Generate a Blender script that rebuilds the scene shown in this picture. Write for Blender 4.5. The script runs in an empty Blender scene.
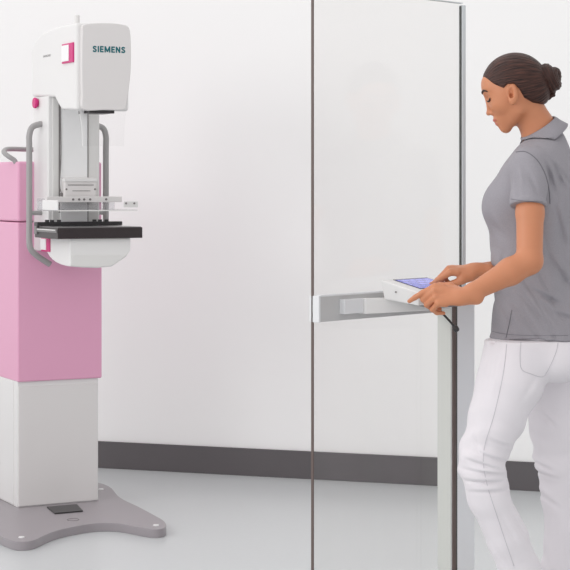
import bpy, bmesh, math, random
import numpy as np
from mathutils import Vector, Matrix
from mathutils.bvhtree import BVHTree

# ------------------------------------------------------------------ camera, world, lights
S = bpy.context.scene
COL = S.collection
FPX = 1800.0; CX = 285.0; HY = 185.0; CH = 1.285

cam_d = bpy.data.cameras.new('camera'); cam = bpy.data.objects.new('camera', cam_d); COL.objects.link(cam)
cam.location = (0, 0, CH); cam.rotation_euler = (math.pi/2, 0, 0)
cam_d.sensor_width = 36; cam_d.sensor_fit = 'HORIZONTAL'
cam_d.lens = FPX/570*36; cam_d.shift_y = -(285-HY)/570; cam_d.clip_end = 100
S.camera = cam

S.view_settings.view_transform = 'Standard'; S.view_settings.look = 'None'
S.view_settings.exposure = 0.0; S.view_settings.gamma = 1; S.view_settings.use_curve_mapping = False

w = bpy.data.worlds.new('studio'); S.world = w; w.use_nodes = True
bg = w.node_tree.nodes['Background']; bg.inputs[0].default_value = (1.0, 0.985, 0.99, 1); bg.inputs[1].default_value = 1.0
_t = w.node_tree; _c = _t.nodes.new('ShaderNodeTexCoord'); _s = _t.nodes.new('ShaderNodeSeparateXYZ'); _m = _t.nodes.new('ShaderNodeMapRange')
_m.inputs['From Min'].default_value = -1; _m.inputs['From Max'].default_value = 1; _m.inputs['To Min'].default_value = 1.36; _m.inputs['To Max'].default_value = 0.66
_t.links.new(_c.outputs['Generated'], _s.inputs[0]); _t.links.new(_s.outputs['X'], _m.inputs['Value']); _t.links.new(_m.outputs[0], bg.inputs[1])

def area(name, loc, target, size, sizey, power, color=(1, 1, 1)):
    l = bpy.data.lights.new(name, 'AREA'); l.shape = 'RECTANGLE'; l.size = size; l.size_y = sizey
    l.energy = power; l.color = color
    o = bpy.data.objects.new(name, l); COL.objects.link(o); o.location = loc
    o.rotation_euler = (Vector(target)-Vector(loc)).to_track_quat('-Z', 'Y').to_euler()
    return o
area('softbox_left', (-3.0, 3.4, 2.4), (0.9, 5.2, 1.0), 1.2, 1.2, 22)
area('softbox_ceiling', (0.0, 5.6, 4.6), (0.0, 6.6, 0), 4.5, 3.0, 5)
area('softbox_wall', (-1.5, 5.6, 3.9), (-0.6, 7.9, 1.4), 3.5, 0.8, 1.5)

# ------------------------------------------------------------------ helpers
def W(u, v, Y):
    return np.array([(u-CX)/FPX*Y, Y, CH-(v-HY)/FPX*Y])
def srgb(r, g, b):
    f = lambda c: (c/255/12.92) if c <= 10 else ((c/255+0.055)/1.055)**2.4
    return (f(r), f(g), f(b), 1)
def mat(name, col, rough=0.5, metal=0.0, bump=0.0, bscale=200, var=0.0, vscale=8, spec=None, coat=0, emit=None, estr=0):
    m = bpy.data.materials.new(name); m.use_nodes = True
    nt = m.node_tree; b = nt.nodes['Principled BSDF']
    b.inputs['Base Color'].default_value = col; b.inputs['Roughness'].default_value = rough; b.inputs['Metallic'].default_value = metal
    if spec is not None: b.inputs['Specular IOR Level'].default_value = spec
    if coat: b.inputs['Coat Weight'].default_value = coat
    tc = nt.nodes.new('ShaderNodeTexCoord')
    n2 = nt.nodes.new('ShaderNodeTexNoise'); n2.inputs['Scale'].default_value = vscale; n2.inputs['Detail'].default_value = 4
    nt.links.new(tc.outputs['Object'], n2.inputs['Vector'])
    mx = nt.nodes.new('ShaderNodeMix'); mx.data_type = 'RGBA'
    v_ = max(var, 0.01)
    mx.inputs[6].default_value = tuple(c*(1-v_) for c in col[:3])+(1,)
    mx.inputs[7].default_value = tuple(min(1, c*(1+v_)) for c in col[:3])+(1,)
    nt.links.new(n2.outputs['Fac'], mx.inputs[0]); nt.links.new(mx.outputs[2], b.inputs['Base Color'])
    if bump:
        n = nt.nodes.new('ShaderNodeTexNoise'); n.inputs['Scale'].default_value = bscale; n.inputs['Detail'].default_value = 5
        nt.links.new(tc.outputs['Object'], n.inputs['Vector'])
        bp = nt.nodes.new('ShaderNodeBump'); bp.inputs['Strength'].default_value = bump; bp.inputs['Distance'].default_value = 0.002
        nt.links.new(n.outputs['Fac'], bp.inputs['Height']); nt.links.new(bp.outputs[0], b.inputs['Normal'])
    if emit: b.inputs['Emission Color'].default_value = emit; b.inputs['Emission Strength'].default_value = estr
    return m

def clearmat(name, tint, ior=1.45, rough=0.0, white=0.0):
    m = bpy.data.materials.new(name); m.use_nodes = True; nt = m.node_tree; nt.nodes.clear()
    out = nt.nodes.new('ShaderNodeOutputMaterial'); tr = nt.nodes.new('ShaderNodeBsdfTransparent'); tr.inputs[0].default_value = tint
    gl = nt.nodes.new('ShaderNodeBsdfGlossy'); gl.inputs['Roughness'].default_value = rough
    lwt = nt.nodes.new('ShaderNodeLayerWeight'); lwt.inputs[0].default_value = .5
    f0 = ((ior-1)/(ior+1))**2
    pw = nt.nodes.new('ShaderNodeMath'); pw.operation = 'POWER'; pw.inputs[1].default_value = 5
    fr = nt.nodes.new('ShaderNodeMath'); fr.operation = 'MULTIPLY_ADD'; fr.inputs[1].default_value = 1-f0; fr.inputs[2].default_value = f0
    nt.links.new(lwt.outputs['Facing'], pw.inputs[0]); nt.links.new(pw.outputs[0], fr.inputs[0])
    mx = nt.nodes.new('ShaderNodeMixShader')
    nt.links.new(fr.outputs[0], mx.inputs[0]); nt.links.new(tr.outputs[0], mx.inputs[1]); nt.links.new(gl.outputs[0], mx.inputs[2])
    last = mx
    if white:
        df = nt.nodes.new('ShaderNodeBsdfDiffuse'); df.inputs[0].default_value = (.9, .9, .9, 1)
        m2 = nt.nodes.new('ShaderNodeMixShader'); m2.inputs[0].default_value = white
        nt.links.new(mx.outputs[0], m2.inputs[1]); nt.links.new(df.outputs[0], m2.inputs[2]); last = m2
    nt.links.new(last.outputs[0], out.inputs[0])
    return m

def link(name, me, m, parent=None, bevel=0, seg=3, smooth=None):
    o = bpy.data.objects.new(name, me); COL.objects.link(o)
    if m is not None: me.materials.append(m)
    if parent is not None: o.parent = parent
    if smooth is None: smooth = bevel > 0
    if smooth:
        for p in me.polygons: p.use_smooth = True
    if bevel:
        b = o.modifiers.new('bevel', 'BEVEL'); b.width = bevel; b.segments = seg; b.limit_method = 'ANGLE'
        b.angle_limit = math.radians(35); b.harden_normals = True
    return o
def bm_obj(name, bm, m, parent=None, **k):
    bmesh.ops.recalc_face_normals(bm, faces=bm.faces)
    me = bpy.data.meshes.new(name); bm.to_mesh(me); bm.free()
    return link(name, me, m, parent, **k)
def add_box(bm, x0, x1, y0, y1, z0, z1):
    vs = [bm.verts.new(p) for p in [(x0,y0,z0),(x1,y0,z0),(x1,y1,z0),(x0,y1,z0),(x0,y0,z1),(x1,y0,z1),(x1,y1,z1),(x0,y1,z1)]]
    for f in [(0,3,2,1),(4,5,6,7),(0,1,5,4),(1,2,6,5),(2,3,7,6),(3,0,4,7)]: bm.faces.new([vs[i] for i in f])
def box(name, x0, x1, y0, y1, z0, z1, m, parent=None, bevel=0.002, **k):
    bm = bmesh.new(); add_box(bm, x0, x1, y0, y1, z0, z1); return bm_obj(name, bm, m, parent, bevel=bevel, **k)
def hexa(name, bot, top, m, parent=None, bevel=0.002):
    bm = bmesh.new(); vs = [bm.verts.new(tuple(p)) for p in list(bot)+list(top)]
    for f in [(0,3,2,1),(4,5,6,7),(0,1,5,4),(1,2,6,5),(2,3,7,6),(3,0,4,7)]: bm.faces.new([vs[i] for i in f])
    return bm_obj(name, bm, m, parent, bevel=bevel)
def add_prism(bm, pts, f0, f1):
    a = [bm.verts.new(f0(p)) for p in pts]; b = [bm.verts.new(f1(p)) for p in pts]; n = len(pts)
    bm.faces.new(a); bm.faces.new(list(reversed(b)))
    for i in range(n): bm.faces.new([a[i], b[i], b[(i+1) % n], a[(i+1) % n]])
def prism(name, pts, f0, f1, m, parent=None, **k):
    bm = bmesh.new(); add_prism(bm, pts, f0, f1); return bm_obj(name, bm, m, parent, **k)
def catmull(pts, n=8, closed=False):
    P = [np.array(p, float) for p in pts]; out = []; N = len(P)
    for i in range(N if closed else N-1):
        if closed: p0, p1, p2, p3 = P[i-1], P[i], P[(i+1) % N], P[(i+2) % N]
        else: p0 = P[max(i-1, 0)]; p1 = P[i]; p2 = P[i+1]; p3 = P[min(i+2, N-1)]
        for j in range(n):
            t = j/n
            out.append(0.5*((2*p1)+(-p0+p2)*t+(2*p0-5*p1+4*p2-p3)*t*t+(-p0+3*p1-3*p2+p3)*t**3))
    if not closed: out.append(P[-1])
    return out
def add_tube(bm, path, r, seg=10, flat=1.0):
    path = [Vector(tuple(p)) for p in path]; rs = r if hasattr(r, '__len__') else [r]*len(path); rings = []
    up = Vector((0, 0, 1)); t0 = (path[1]-path[0]).normalized()
    if abs(t0.dot(up)) > .9: up = Vector((0, 1, 0))
    nrm = (up-t0*up.dot(t0)).normalized()
    for i, p in enumerate(path):
        t = (path[min(i+1, len(path)-1)]-path[max(i-1, 0)]).normalized()
        nrm = (nrm-t*nrm.dot(t)).normalized(); bn = t.cross(nrm)
        rings.append([bm.verts.new(p+nrm*rs[i]*flat*math.cos(2*math.pi*k/seg)+bn*rs[i]*math.sin(2*math.pi*k/seg)) for k in range(seg)])
    for a, b in zip(rings, rings[1:]):
        for k in range(seg): bm.faces.new([a[k], a[(k+1) % seg], b[(k+1) % seg], b[k]])
    bm.faces.new(list(reversed(rings[0]))); bm.faces.new(rings[-1])
def tube(name, path, r, m, parent=None, seg=10, flat=1.0):
    bm = bmesh.new(); add_tube(bm, path, r, seg, flat)
    return bm_obj(name, bm, m, parent, smooth=True)
def add_cyl(bm, c, axis, r, h, seg=20):
    c = Vector(c); ax = Vector(axis).normalized()
    q = ax.to_track_quat('Z', 'Y'); a = []; b = []
    for k in range(seg):
        o = q @ Vector((r*math.cos(2*math.pi*k/seg), r*math.sin(2*math.pi*k/seg), 0))
        a.append(bm.verts.new(c+o)); b.append(bm.verts.new(c+o+ax*h))
    bm.faces.new(list(reversed(a))); bm.faces.new(b)
    for k in range(seg): bm.faces.new([a[k], a[(k+1) % seg], b[(k+1) % seg], b[k]])
def cyl(name, c, axis, r, h, m, parent=None, bevel=0.001, seg=20):
    bm = bmesh.new(); add_cyl(bm, c, axis, r, h, seg); return bm_obj(name, bm, m, parent, bevel=bevel)
def empty(name, loc, rz=0):
    o = bpy.data.objects.new(name, None); COL.objects.link(o); o.location = loc; o.rotation_euler = (0, 0, rz); o.empty_display_size = .1
    return o
def text(name, s, size, loc, rot, m, parent, depth=0.0006, bold=0.0, width=None):
    cu = bpy.data.curves.new(name, 'FONT'); cu.body = s; cu.size = size; cu.extrude = depth; cu.offset = bold
    cu.align_x = 'CENTER'; cu.align_y = 'CENTER'
    t = bpy.data.objects.new(name, cu); COL.objects.link(t)
    bpy.context.view_layer.update()
    me = bpy.data.meshes.new_from_object(t.evaluated_get(bpy.context.evaluated_depsgraph_get()))
    bpy.data.objects.remove(t)
    if width:
        xs = [v.co.x for v in me.vertices]; k = width/(max(xs)-min(xs))
        for v in me.vertices: v.co.x *= k
    me.materials.clear()
    o = link(name, me, m, parent, smooth=False); o.location = loc; o.rotation_euler = rot
    return o

# ------------------------------------------------------------------ materials
M_wall = mat('painted_plaster', srgb(245, 245, 244), .85, bump=.05, bscale=300, var=.012, vscale=1.5)
M_skirt = mat('dark_skirting', srgb(92, 88, 90), .5, var=.03, vscale=3)
M_floor = mat('vinyl_floor', srgb(202, 205, 206), .28, bump=.02, bscale=60, var=.03, vscale=60)
M_white = mat('white_enamel', srgb(228, 227, 226), .42, var=.01)
M_front = mat('light_grey_enamel', srgb(222, 219, 218), .45, var=.01)
M_lgrey = mat('pale_grey_enamel', srgb(222, 221, 219), .45, var=.01)
M_pink = mat('pink_enamel', srgb(226, 165, 194), .4, var=.02, vscale=3)
M_mag = mat('magenta_plastic', srgb(205, 38, 120), .4)
M_tube = mat('grey_tube', srgb(160, 158, 158), .35, metal=.15)
M_base = mat('base_grey', srgb(154, 148, 152), .4, bump=.03, bscale=300, var=.015)
M_black = mat('black_carbon', srgb(44, 36, 38), .35, var=.25, vscale=60)
M_dark = mat('dark_plastic', srgb(50, 48, 50), .4)
M_mid = mat('mid_grey_plastic', srgb(118, 116, 116), .35)
M_slot = mat('detail_grey', srgb(120, 116, 116), .6)  # plain grey for slots, screws, cables and other small fittings
M_clear = clearmat('clear_plastic', (.93, .93, .94, 1), white=.12)
M_glass = clearmat('clear_glass', (.985, .983, .98, 1), 1.36)
M_teal = mat('teal_print', srgb(0, 100, 108), .5)
M_print = mat('grey_print', srgb(170, 168, 168), .5)
M_alu = mat('brushed_aluminium', srgb(190, 190, 190), .38, metal=.1, var=.03, vscale=30)
M_alu2 = mat('pale_aluminium', srgb(222, 223, 225), .35, metal=.05)
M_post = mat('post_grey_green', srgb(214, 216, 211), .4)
M_postw = mat('post_pale', srgb(240, 243, 245), .35)
M_seal = mat('brown_seal', srgb(98, 84, 80), .5)
M_seald = mat('dark_seal', srgb(70, 72, 68), .5)
M_edge = mat('polished_glass_edge', srgb(214, 219, 221), .2)
M_bolt = mat('white_bolt', srgb(240, 240, 240), .3)

# ------------------------------------------------------------------ setting
def st(o): o['kind'] = 'structure'; return o
wa = np.array([-0.84, 8.173]); wb = np.array([0.645, 7.684]); wd = (wb-wa)/np.linalg.norm(wb-wa); wn = np.array([wd[1], -wd[0]])  # towards camera
ang = math.atan2(wd[1], wd[0]); wo = wa
wl = st(box('wall_back', -5, 6, 0.012, .15, 0, 3.4, M_wall, bevel=0)); wl.location = (wo[0], wo[1], 0); wl.rotation_euler = (0, 0, ang)
sk = st(box('baseboard_back', -5, 6, 0.0, .012, 0, .121, M_skirt, bevel=.0015)); sk.location = (wo[0], wo[1], 0); sk.rotation_euler = (0, 0, ang)
st(box('floor', -6, 7, 1.0, 11, -.1, 0, M_floor, bevel=0))

# ------------------------------------------------------------------ mammography machine
RA = math.radians(27); mc, ms = math.cos(RA), math.sin(RA)
C0 = np.array([-1.041, 6.99])
def world_ad(a, d): return C0[0]+a*mc+d*ms, C0[1]+a*ms-d*mc
def pd(u, v, d):            # point on the plane d (front distance): local x, z
    k = (u-CX)/FPX; a = (k*(C0[1]-d*mc)-C0[0]-d*ms)/(mc-k*ms); Y = C0[1]+a*ms-d*mc
    return a-.17, CH-(v-HY)/FPX*Y
def pa(u, v, a):            # point on the plane a: d, z
    k = (u-CX)/FPX; d = (k*(C0[1]+a*ms)-C0[0]-a*mc)/(ms+k*mc); Y = C0[1]+a*ms-d*mc
    return d, CH-(v-HY)/FPX*Y
def pz(u, v, z):            # point at height z: local x, local y
    Y = (CH-z)*FPX/(v-HY); x = (u-CX)/FPX*Y; r = np.array([x, Y])-C0
    return (r[0]*mc+r[1]*ms)-.17, (-r[0]*ms+r[1]*mc)
mx0, my0 = world_ad(.17, 0)
mm = empty('mammography_machine', (mx0, my0, 0), RA)
mm['label'] = 'tall pink and white breast x-ray machine standing on a grey floor plate'; mm['category'] = 'x-ray machine'
# base plate outline traced on its top face
ol = [pz(u, v, .032) for u, v in [(-24, 527), (-8, 532), (3, 537), (14, 541), (25, 541.6), (35, 539.8), (44, 535.5), (57, 530.5), (73, 526.7), (95, 523.3), (117, 523.3), (136, 526.5), (150, 529), (160, 529), (166, 526.5), (164, 521), (154, 515), (139, 507), (120, 497.5)]]
ol = [np.array(p) for p in ol]
ol += [np.array(p) for p in [(.33, .30), (.30, .44), (.12, .50), (-.25, .50), (-.42, .44), (-.46, .25), (-.44, 0), (-.45, -.3)]]
sm = [tuple(p) for p in catmull(ol, 5, True)]
prism('base_plate', sm, lambda p: (p[0], p[1], 0), lambda p: (p[0], p[1], .032), M_base, mm, bevel=.006, seg=3)
for (u, v) in [(21.5, 537.5), (156, 525.5), (101, 489.5)]:
    x, y = pz(u, v, .032); cyl('bolt', (x, y, .031), (0, 0, 1), .011, .004, M_bolt, mm)
q = [pz(u, v, .0335) for u, v in [(47, 507.5), (77, 505), (83, 511.5), (55, 514)]]
prism('floor_pedal', q, lambda p: (p[0], p[1], .031), lambda p: (p[0], p[1], .0375), M_dark, mm, bevel=.001)
x, y = pz(73, 519.5, .033)
bm = bmesh.new(); add_tube(bm, [(x+.022*math.cos(t), y+.022*math.sin(t), .0325) for t in np.linspace(0, 2*math.pi, 25)], .0012, 6)
bm_obj('emblem', bm, M_slot, mm, smooth=True)
# lower column
z_pb = CH-(382-HY)/FPX*6.99
box('column', -.168, .168, .001, .40, .03, z_pb+.01, M_white, mm, bevel=.006)
box('column_side_panel', -.1705, -.165, .045, .38, .036, CH-(382-HY)/FPX*6.99-.003, M_white, mm, bevel=.002)
box('column_front_panel', -.163, .163, -.003, .01, .036, .5, M_front, mm, bevel=.002)
# pink covers
z_pb = CH-(382-HY)/FPX*6.99
box('column_cover', -.17, .178, -.012, .42, z_pb, CH-(222-HY)/FPX*6.99-.0015, M_pink, mm, bevel=.006, seg=4)
box('column_cap', -.17, .178, -.012, .42, CH-(222-HY)/FPX*6.99+.0015, CH-(161.5-HY)/FPX*7.0, M_pink, mm, bevel=.010, seg=5)
# push handle at the rear, above the pink cap
def wl_(u, v, Y):
    p = W(u, v, Y); r = p[:2]-C0
    return ((r[0]*mc+r[1]*ms)-.17, (-r[0]*ms+r[1]*mc), p[2])
tube('push_handle', catmull([wl_(16, 163, 7.02), wl_(14, 160, 7.02), wl_(8, 156, 7.02), wl_(4, 152.5, 7.04), wl_(5, 150, 7.08), wl_(10, 149, 7.12), wl_(30, 149.5, 7.18), wl_(45, 150, 7.2)], 6), .0095, M_tube, mm)
# arm (vertical part of the C)
AL, AR = -.105, .105
bm = bmesh.new()
zt = 1.625; zb = CH-(262-HY)/FPX*6.9
add_box(bm, AL, AR, -.176, -.0, 1.03, zt)
bm_obj('arm', bm, M_white, mm, bevel=.006)
box('arm_recess_panel', -.088, .098, -.181, -.17, 1.0, 1.62, M_lgrey, mm, bevel=.002)
x1, z1 = pd(60.5, 110, .19); x2, _ = pd(88, 110, .19)
box('lift_carriage', x1+.001, x2-.001, -.188, -.17, 1.0, 1.62, M_bolt, mm, bevel=.002)
box('guide_slot', x1-.004, x1+.001, -.184, -.175, 1.18, 1.62, M_slot, mm, bevel=0)
box('guide_slot', x2-.001, x2+.004, -.184, -.175, 1.0, 1.62, M_slot, mm, bevel=0)
# x-ray head : side profile traced on its left face
prof = [pa(u, v, .07) for u, v in [(82, 110), (62.5, 110), (59, 104), (55.5, 97), (47.5, 97), (33, 97), (32.5, 52), (36, 41), (43, 33), (52, 28.5), (63, 25), (78, 22.5)]]
df = .478
prof[0] = (df, prof[0][1]); prof[-1] = (df, prof[-1][1])
prism('x_ray_head', prof, lambda p: (-.1055, -p[0], p[1]), lambda p: (.1055, -p[0], p[1]), M_white, mm, bevel=.012, seg=4)
head = mm.children[-1]
fp = [pd(u, v, .49) for u, v in [(83, 25), (95, 23.2), (112, 23.3), (125, 25.5), (129.5, 31), (130.6, 50), (130.2, 72), (128, 92), (125.5, 106), (123, 110), (104, 110), (83, 109.5), (81.5, 95), (81, 60), (81.5, 32)]]
fp = [tuple(p) for p in catmull(fp, 3, True)]
prism('front_cover', fp, lambda p: (p[0], -.470, p[1]), lambda p: (p[0]*1.0, -.497, p[1]), M_front, mm, bevel=.007, seg=4)
fc = mm.children[-1]
x, z = pd(109, 49.2, .497)

def strokes(ch):
    if ch == 'I': return [((.11, 0), (.11, 1))], .22
    if ch == 'E': return [((.11, 0), (.11, 1)), ((.11, .1), (.62, .1)), ((.11, .5), (.58, .5)), ((.11, .9), (.62, .9))], .62
    if ch == 'M': return [((.11, 0), (.11, 1)), ((.89, 0), (.89, 1)), ((.13, .96), (.5, .1)), ((.87, .96), (.5, .1))], 1.0
    if ch == 'N': return [((.11, 0), (.11, 1)), ((.67, 0), (.67, 1)), ((.12, .93), (.66, .07))], .78
    P = [(.60, .78), (.52, .87), (.36, .91), (.2, .87), (.12, .74), (.18, .61), (.36, .52), (.52, .42), (.6, .28), (.52, .14), (.34, .09), (.18, .12), (.08, .23)]
    return list(zip(P, P[1:])), .70
bm = bmesh.new(); hh = .0225; cx = 0; tot = sum(strokes(c)[1] for c in 'SIEMENS')+.17*6; sc = .128/tot
for c in 'SIEMENS':
    st_, wd_ = strokes(c)
    for k_, (p, q_) in enumerate(st_):
        a = np.array([(cx+p[0])*sc, p[1]*hh]); b = np.array([(cx+q_[0])*sc, q_[1]*hh]); e = b-a; L_ = np.linalg.norm(e); e = e/L_; n_ = np.array([-e[1], e[0]])*.0026
        if c == 'S': a = a-e*.0006; b = b+e*.0006
        add_prism(bm, [a+n_, b+n_, b-n_, a-n_], lambda p: (x-.064+p[0], -.4968, z-hh/2-.001+p[1]), lambda p: (x-.064+p[0], -.4977-.00002*k_, z-hh/2-.001+p[1]))
    cx += wd_+.17
bm_obj('lettering', bm, M_teal, fc, bevel=0)
xa, za = pd(88, 111.5, .46); xb, zb2 = pd(113, 113.5, .46)
box('collimator_window', xa, xb, -.475, -.36, za-.006, za+.006, M_dark, mm, bevel=.001)
# magenta framed side label, in relief on the left face (a=.07)
def side_box(name, u0, v0, u1, v1, a, t, m, par, bev=.001):
    d0, z0 = pa(u0, v0, a); d1, z1 = pa(u1, v1, a)
    return box(name, a-.17-t, a-.17+.002, -max(d0, d1), -min(d0, d1), min(z0, z1), max(z0, z1), m, par, bevel=bev)
lab = side_box('side_marker', 63.3, 44.5, 74.2, 62, .0645, .006, M_mag, head)
side_box('marker_inlay', 63.6, 46.0, 70.5, 60.8, .0645, .009, M_bolt, lab)
d, z = pa(48.5, 56, .07)
text('side_lettering', 'MAMMOMAT', .012, (-.1058, -d, z), (math.pi/2, 0, -math.pi/2), M_print, head, width=.085)
d, z = pa(38.5, 103, .068)
cyl('emergency_button', (-.104, -d, z), (-1, 0, 0), .015, .010, M_mag, mm)
cyl('button_cap', (-.110, -d, z), (-1, 0, 0), .021, .012, M_mag, mm, bevel=.004)
xk, zk = pd(77, 18, .38)
cyl('top_knob', (xk, -.38, zk-.03), (0, 0, 1), .010, .04, M_lgrey, mm, bevel=.002)
# clear face shield hanging below the head
def shield(us, d0):
    bm = bmesh.new()
    for tri, th in us:
        P = [pd(u, v, d0) for u, v in tri]
        add_prism(bm, P, lambda p: (p[0], -d0, p[1]), lambda p: (p[0], -d0+th, p[1]))
    return bm
bm = shield([([(79.5, 110), (88, 110), (85.6, 128), (84.6, 146), (82.6, 146), (82, 128)], .004)], .42)
bm_obj('face_shield_bracket', bm, mat('frosted_plastic', srgb(232, 232, 232), .3), mm, bevel=.0008)
bm = shield([([(88, 110), (126, 110), (124.5, 128), (123.8, 146), (84.6, 146), (85.6, 128)], .002)], .417)
bm_obj('face_shield', bm, clearmat('shield_plastic', (.985, .985, .985, 1), 1.3), mm)
# side handles
for sgn in (-1, 1):
    xx = .157*sgn+.003; k = sgn
    z_top = CH+(185-124)/FPX*6.9; z_bot = CH-(257-HY)/FPX*6.9
    xin = .10*sgn
    pth = [(xin, -.10, z_top), (xin+.012*sgn, -.10, z_top), (xx-.012*sgn, -.10, z_top-.012), (xx, -.10, z_top-.045), (xx, -.10, z_top-.1), (xx, -.10, z_bot+.12), (xx, -.10, z_bot+.06), (xx-.006*sgn, -.10, z_bot+.03), (xx-.028*sgn, -.10, z_bot+.006), (xin-.01*sgn, -.10, z_bot-.018), (xin-.03*sgn, -.10, z_bot-.03)]
    h = tube('side_handle', catmull(pth, 6), .0118, M_tube, mm, seg=14)
    z = CH-(213-HY)/FPX*6.9
    cyl('handle_stud', (xx, -.10, z), (-sgn, 0, 0), .009, .05, M_tube, h)
# detector housing
T0 = -.167; T1 = .167
z_tt = CH-(228-HY)/FPX*6.6; z_tb = CH-(239-HY)/FPX*6.6
hf = [pd(u, v, .44) for u, v in [(70, 238), (130.5, 238), (130.5, 250), (126, 257), (112, 266.5), (98, 268), (82, 267.5), (70, 266.5)]]
xl, _ = pd(70, 250, .44); xr, _ = pd(130.5, 250, .44)
dz = [pa(u, v, .17+xl) for u, v in [(70, 238), (70, 266.5), (60, 264), (52, 260.5), (45, 256), (41, 247), (40, 238)]]
dmin = min(p[0] for p in dz)
bm = bmesh.new()
# loft: front outline (hf) shrinks backwards and rises following the traced side curve
prof2 = [(.44, 1.0), (.40, 1.0), (.34, .97), (.28, .90), (.22, .75), (.17, .5), (.15, .4)]
ztop = hf[0][1]; rings = []
for dd, sc in prof2:
    rings.append([bm.verts.new((x, -dd, ztop+(z-ztop)*sc)) for x, z in hf])
for a, b in zip(rings, rings[1:]):
    n = len(a)
    for i in range(n): bm.faces.new([a[i], a[(i+1) % n], b[(i+1) % n], b[i]])
bm.faces.new(rings[0]); bm.faces.new(list(reversed(rings[-1])))
bm_obj('detector_housing', bm, M_white, mm, bevel=.004)
hous = mm.children[-1]
lf = [pd(u, v, .442) for u, v in [(71, 255.5), (126.5, 255.5), (112, 265.6), (98, 267), (82, 266.5), (71, 265.6)]]
prism('lower_front_panel', lf, lambda p: (p[0], -.435, p[1]), lambda p: (p[0], -.443, p[1]), M_lgrey, hous, bevel=.0015)
af = .17+xl
o = side_box('side_marker', 42, 238, 50.5, 252, af, .004, M_mag, hous)
side_box('marker_inlay', 41.8, 238.5, 47.3, 250, af, .007, M_bolt, o)
# bucky tray (dark)
box('bucky_tray', T0, T1, -.457, -.2, z_tb, z_tt, M_black, mm, bevel=.002)
tr = mm.children[-1]
box('tray_side_rail', T0-.004, T0+.002, -.45, -.205, z_tb+.022, z_tt-.006, M_mid, tr, bevel=.002)
box('tray_side_groove', T0-.006, T0+.002, -.44, -.24, z_tb+.030, z_tb+.034, M_lgrey, tr, bevel=.0005)
box('tray_top', T0+.004, T1-.003, -.452, -.215, z_tt-.001, z_tt+.002, M_mid, tr, bevel=.0005)
xa, za = pd(36, 222, .235); xb, _ = pd(121, 222, .235)
box('clamp_bar', xa, xb, -.25, -.215, z_tt+.003, z_tt+.018, M_dark, mm, bevel=.002)
cb = mm.children[-1]
for u in (47, 52, 59, 94.5, 100, 106.5):
    x, z = pd(u, 218, .235); cyl('clamp_knob', (x, -.235, z_tt+.016), (0, 0, 1), .008, .010, M_dark, cb, seg=12)
bm = bmesh.new()
add_box(bm, T0-.006, T0+.004, -.235, -.205, z_tb+.012, z_tt+.018)
bm_obj('tray_latch', bm, M_mid, tr, bevel=.004)
# compression paddle (clear plastic) with its holder
dF = .45; pxl, pz0 = pd(58, 211, dF); pxr, _ = pd(137.5, 211, dF); zp = CH-(211-HY)/FPX*6.63
zh = .045
dbk = .22
pad = empty('compression_paddle', (0, 0, 0)); pad.parent = mm
box('paddle_plate', pxl, pxr, -dF, -dbk, zp, zp+.004, M_clear, pad, bevel=.001)
box('paddle_lip', pxl, pxr, -dbk, -dbk+.004, zp, zp+zh, M_clear, pad, bevel=.001)
box('paddle_front_edge', pxl, pxr, -dF-.003, -dF, zp-.001, zp+.003, M_lgrey, pad, bevel=.0005)
box('paddle_side', pxl, pxl+.004, -dF, -dbk, zp, zp+.035, M_clear, pad, bevel=.001)
bm = bmesh.new(); add_box(bm, pxl-.003, pxl+.003, -dF, -.285, zp+.002, zp+.040); bm_obj('paddle_end_block', bm, M_white, pad, bevel=.003)
x0, z0 = pd(122, 199, .40); x1, _ = pd(137, 199, .40)
box('paddle_end_plate', x0+.004, x1, -.41, -.405, zp+.012, zp+.034, M_lgrey, pad, bevel=.001)
for dxx in (.012, .045):
    cyl('plate_screw', (x0+dxx, -.410, zp+.027), (0, -1, 0), .004, .003, M_slot, pad, seg=10)
x0, z0 = pd(46, 197, .25); x1, _ = pd(121, 197, .25)
box('paddle_rail', x0, x1, -.262, -.235, zp+.030, zp+.052, M_front, pad, bevel=.002)
for u in (73, 79, 84, 90, 106):
    x, z = pd(u, 199, .262); cyl('rail_screw', (x, -.262, zp+.041), (0, -1, 0), .0045, .004, M_slot, pad, seg=10)
# bracket on the carriage
x0, z0 = pd(64, 197, .215); x1, z1 = pd(95.5, 177.5, .215)
box('paddle_bracket', x0, x1, -.225, -.18, z0-.02, z1, M_front, mm, bevel=.003)
br = mm.children[-1]
box('bracket_ridge', x0-.003, x1+.002, -.23, -.2, z1-.016, z1-.004, M_white, br, bevel=.002)
box('bracket_slot', x0+.012, x1-.012, -.227, -.22, z1-.030, z1-.0275, M_slot, br, bevel=0)
box('bracket_slot', x0+.03, x1-.025, -.227, -.22, z1-.052, z1-.050, M_slot, br, bevel=0)
cyl('bracket_screw', (x0+.006, -.224, z1-.045), (0, -1, 0), .004, .003, M_slot, br, seg=10)
cyl('bracket_screw', (x1-.006, -.224, z1-.045), (0, -1, 0), .004, .003, M_slot, br, seg=10)
tube('cable', catmull([(x0-.006, -.19, 1.6), (x0-.004, -.192, 1.40), (x0-.010, -.195, z0+.05), (x0-.003, -.2, z0+.01)], 5), .002, M_slot, mm, seg=6)
cyl('cable_plug', (x0-.004, -.198, z0-.002), (0, 0, 1), .006, .018, M_slot, mm, seg=10)

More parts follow.
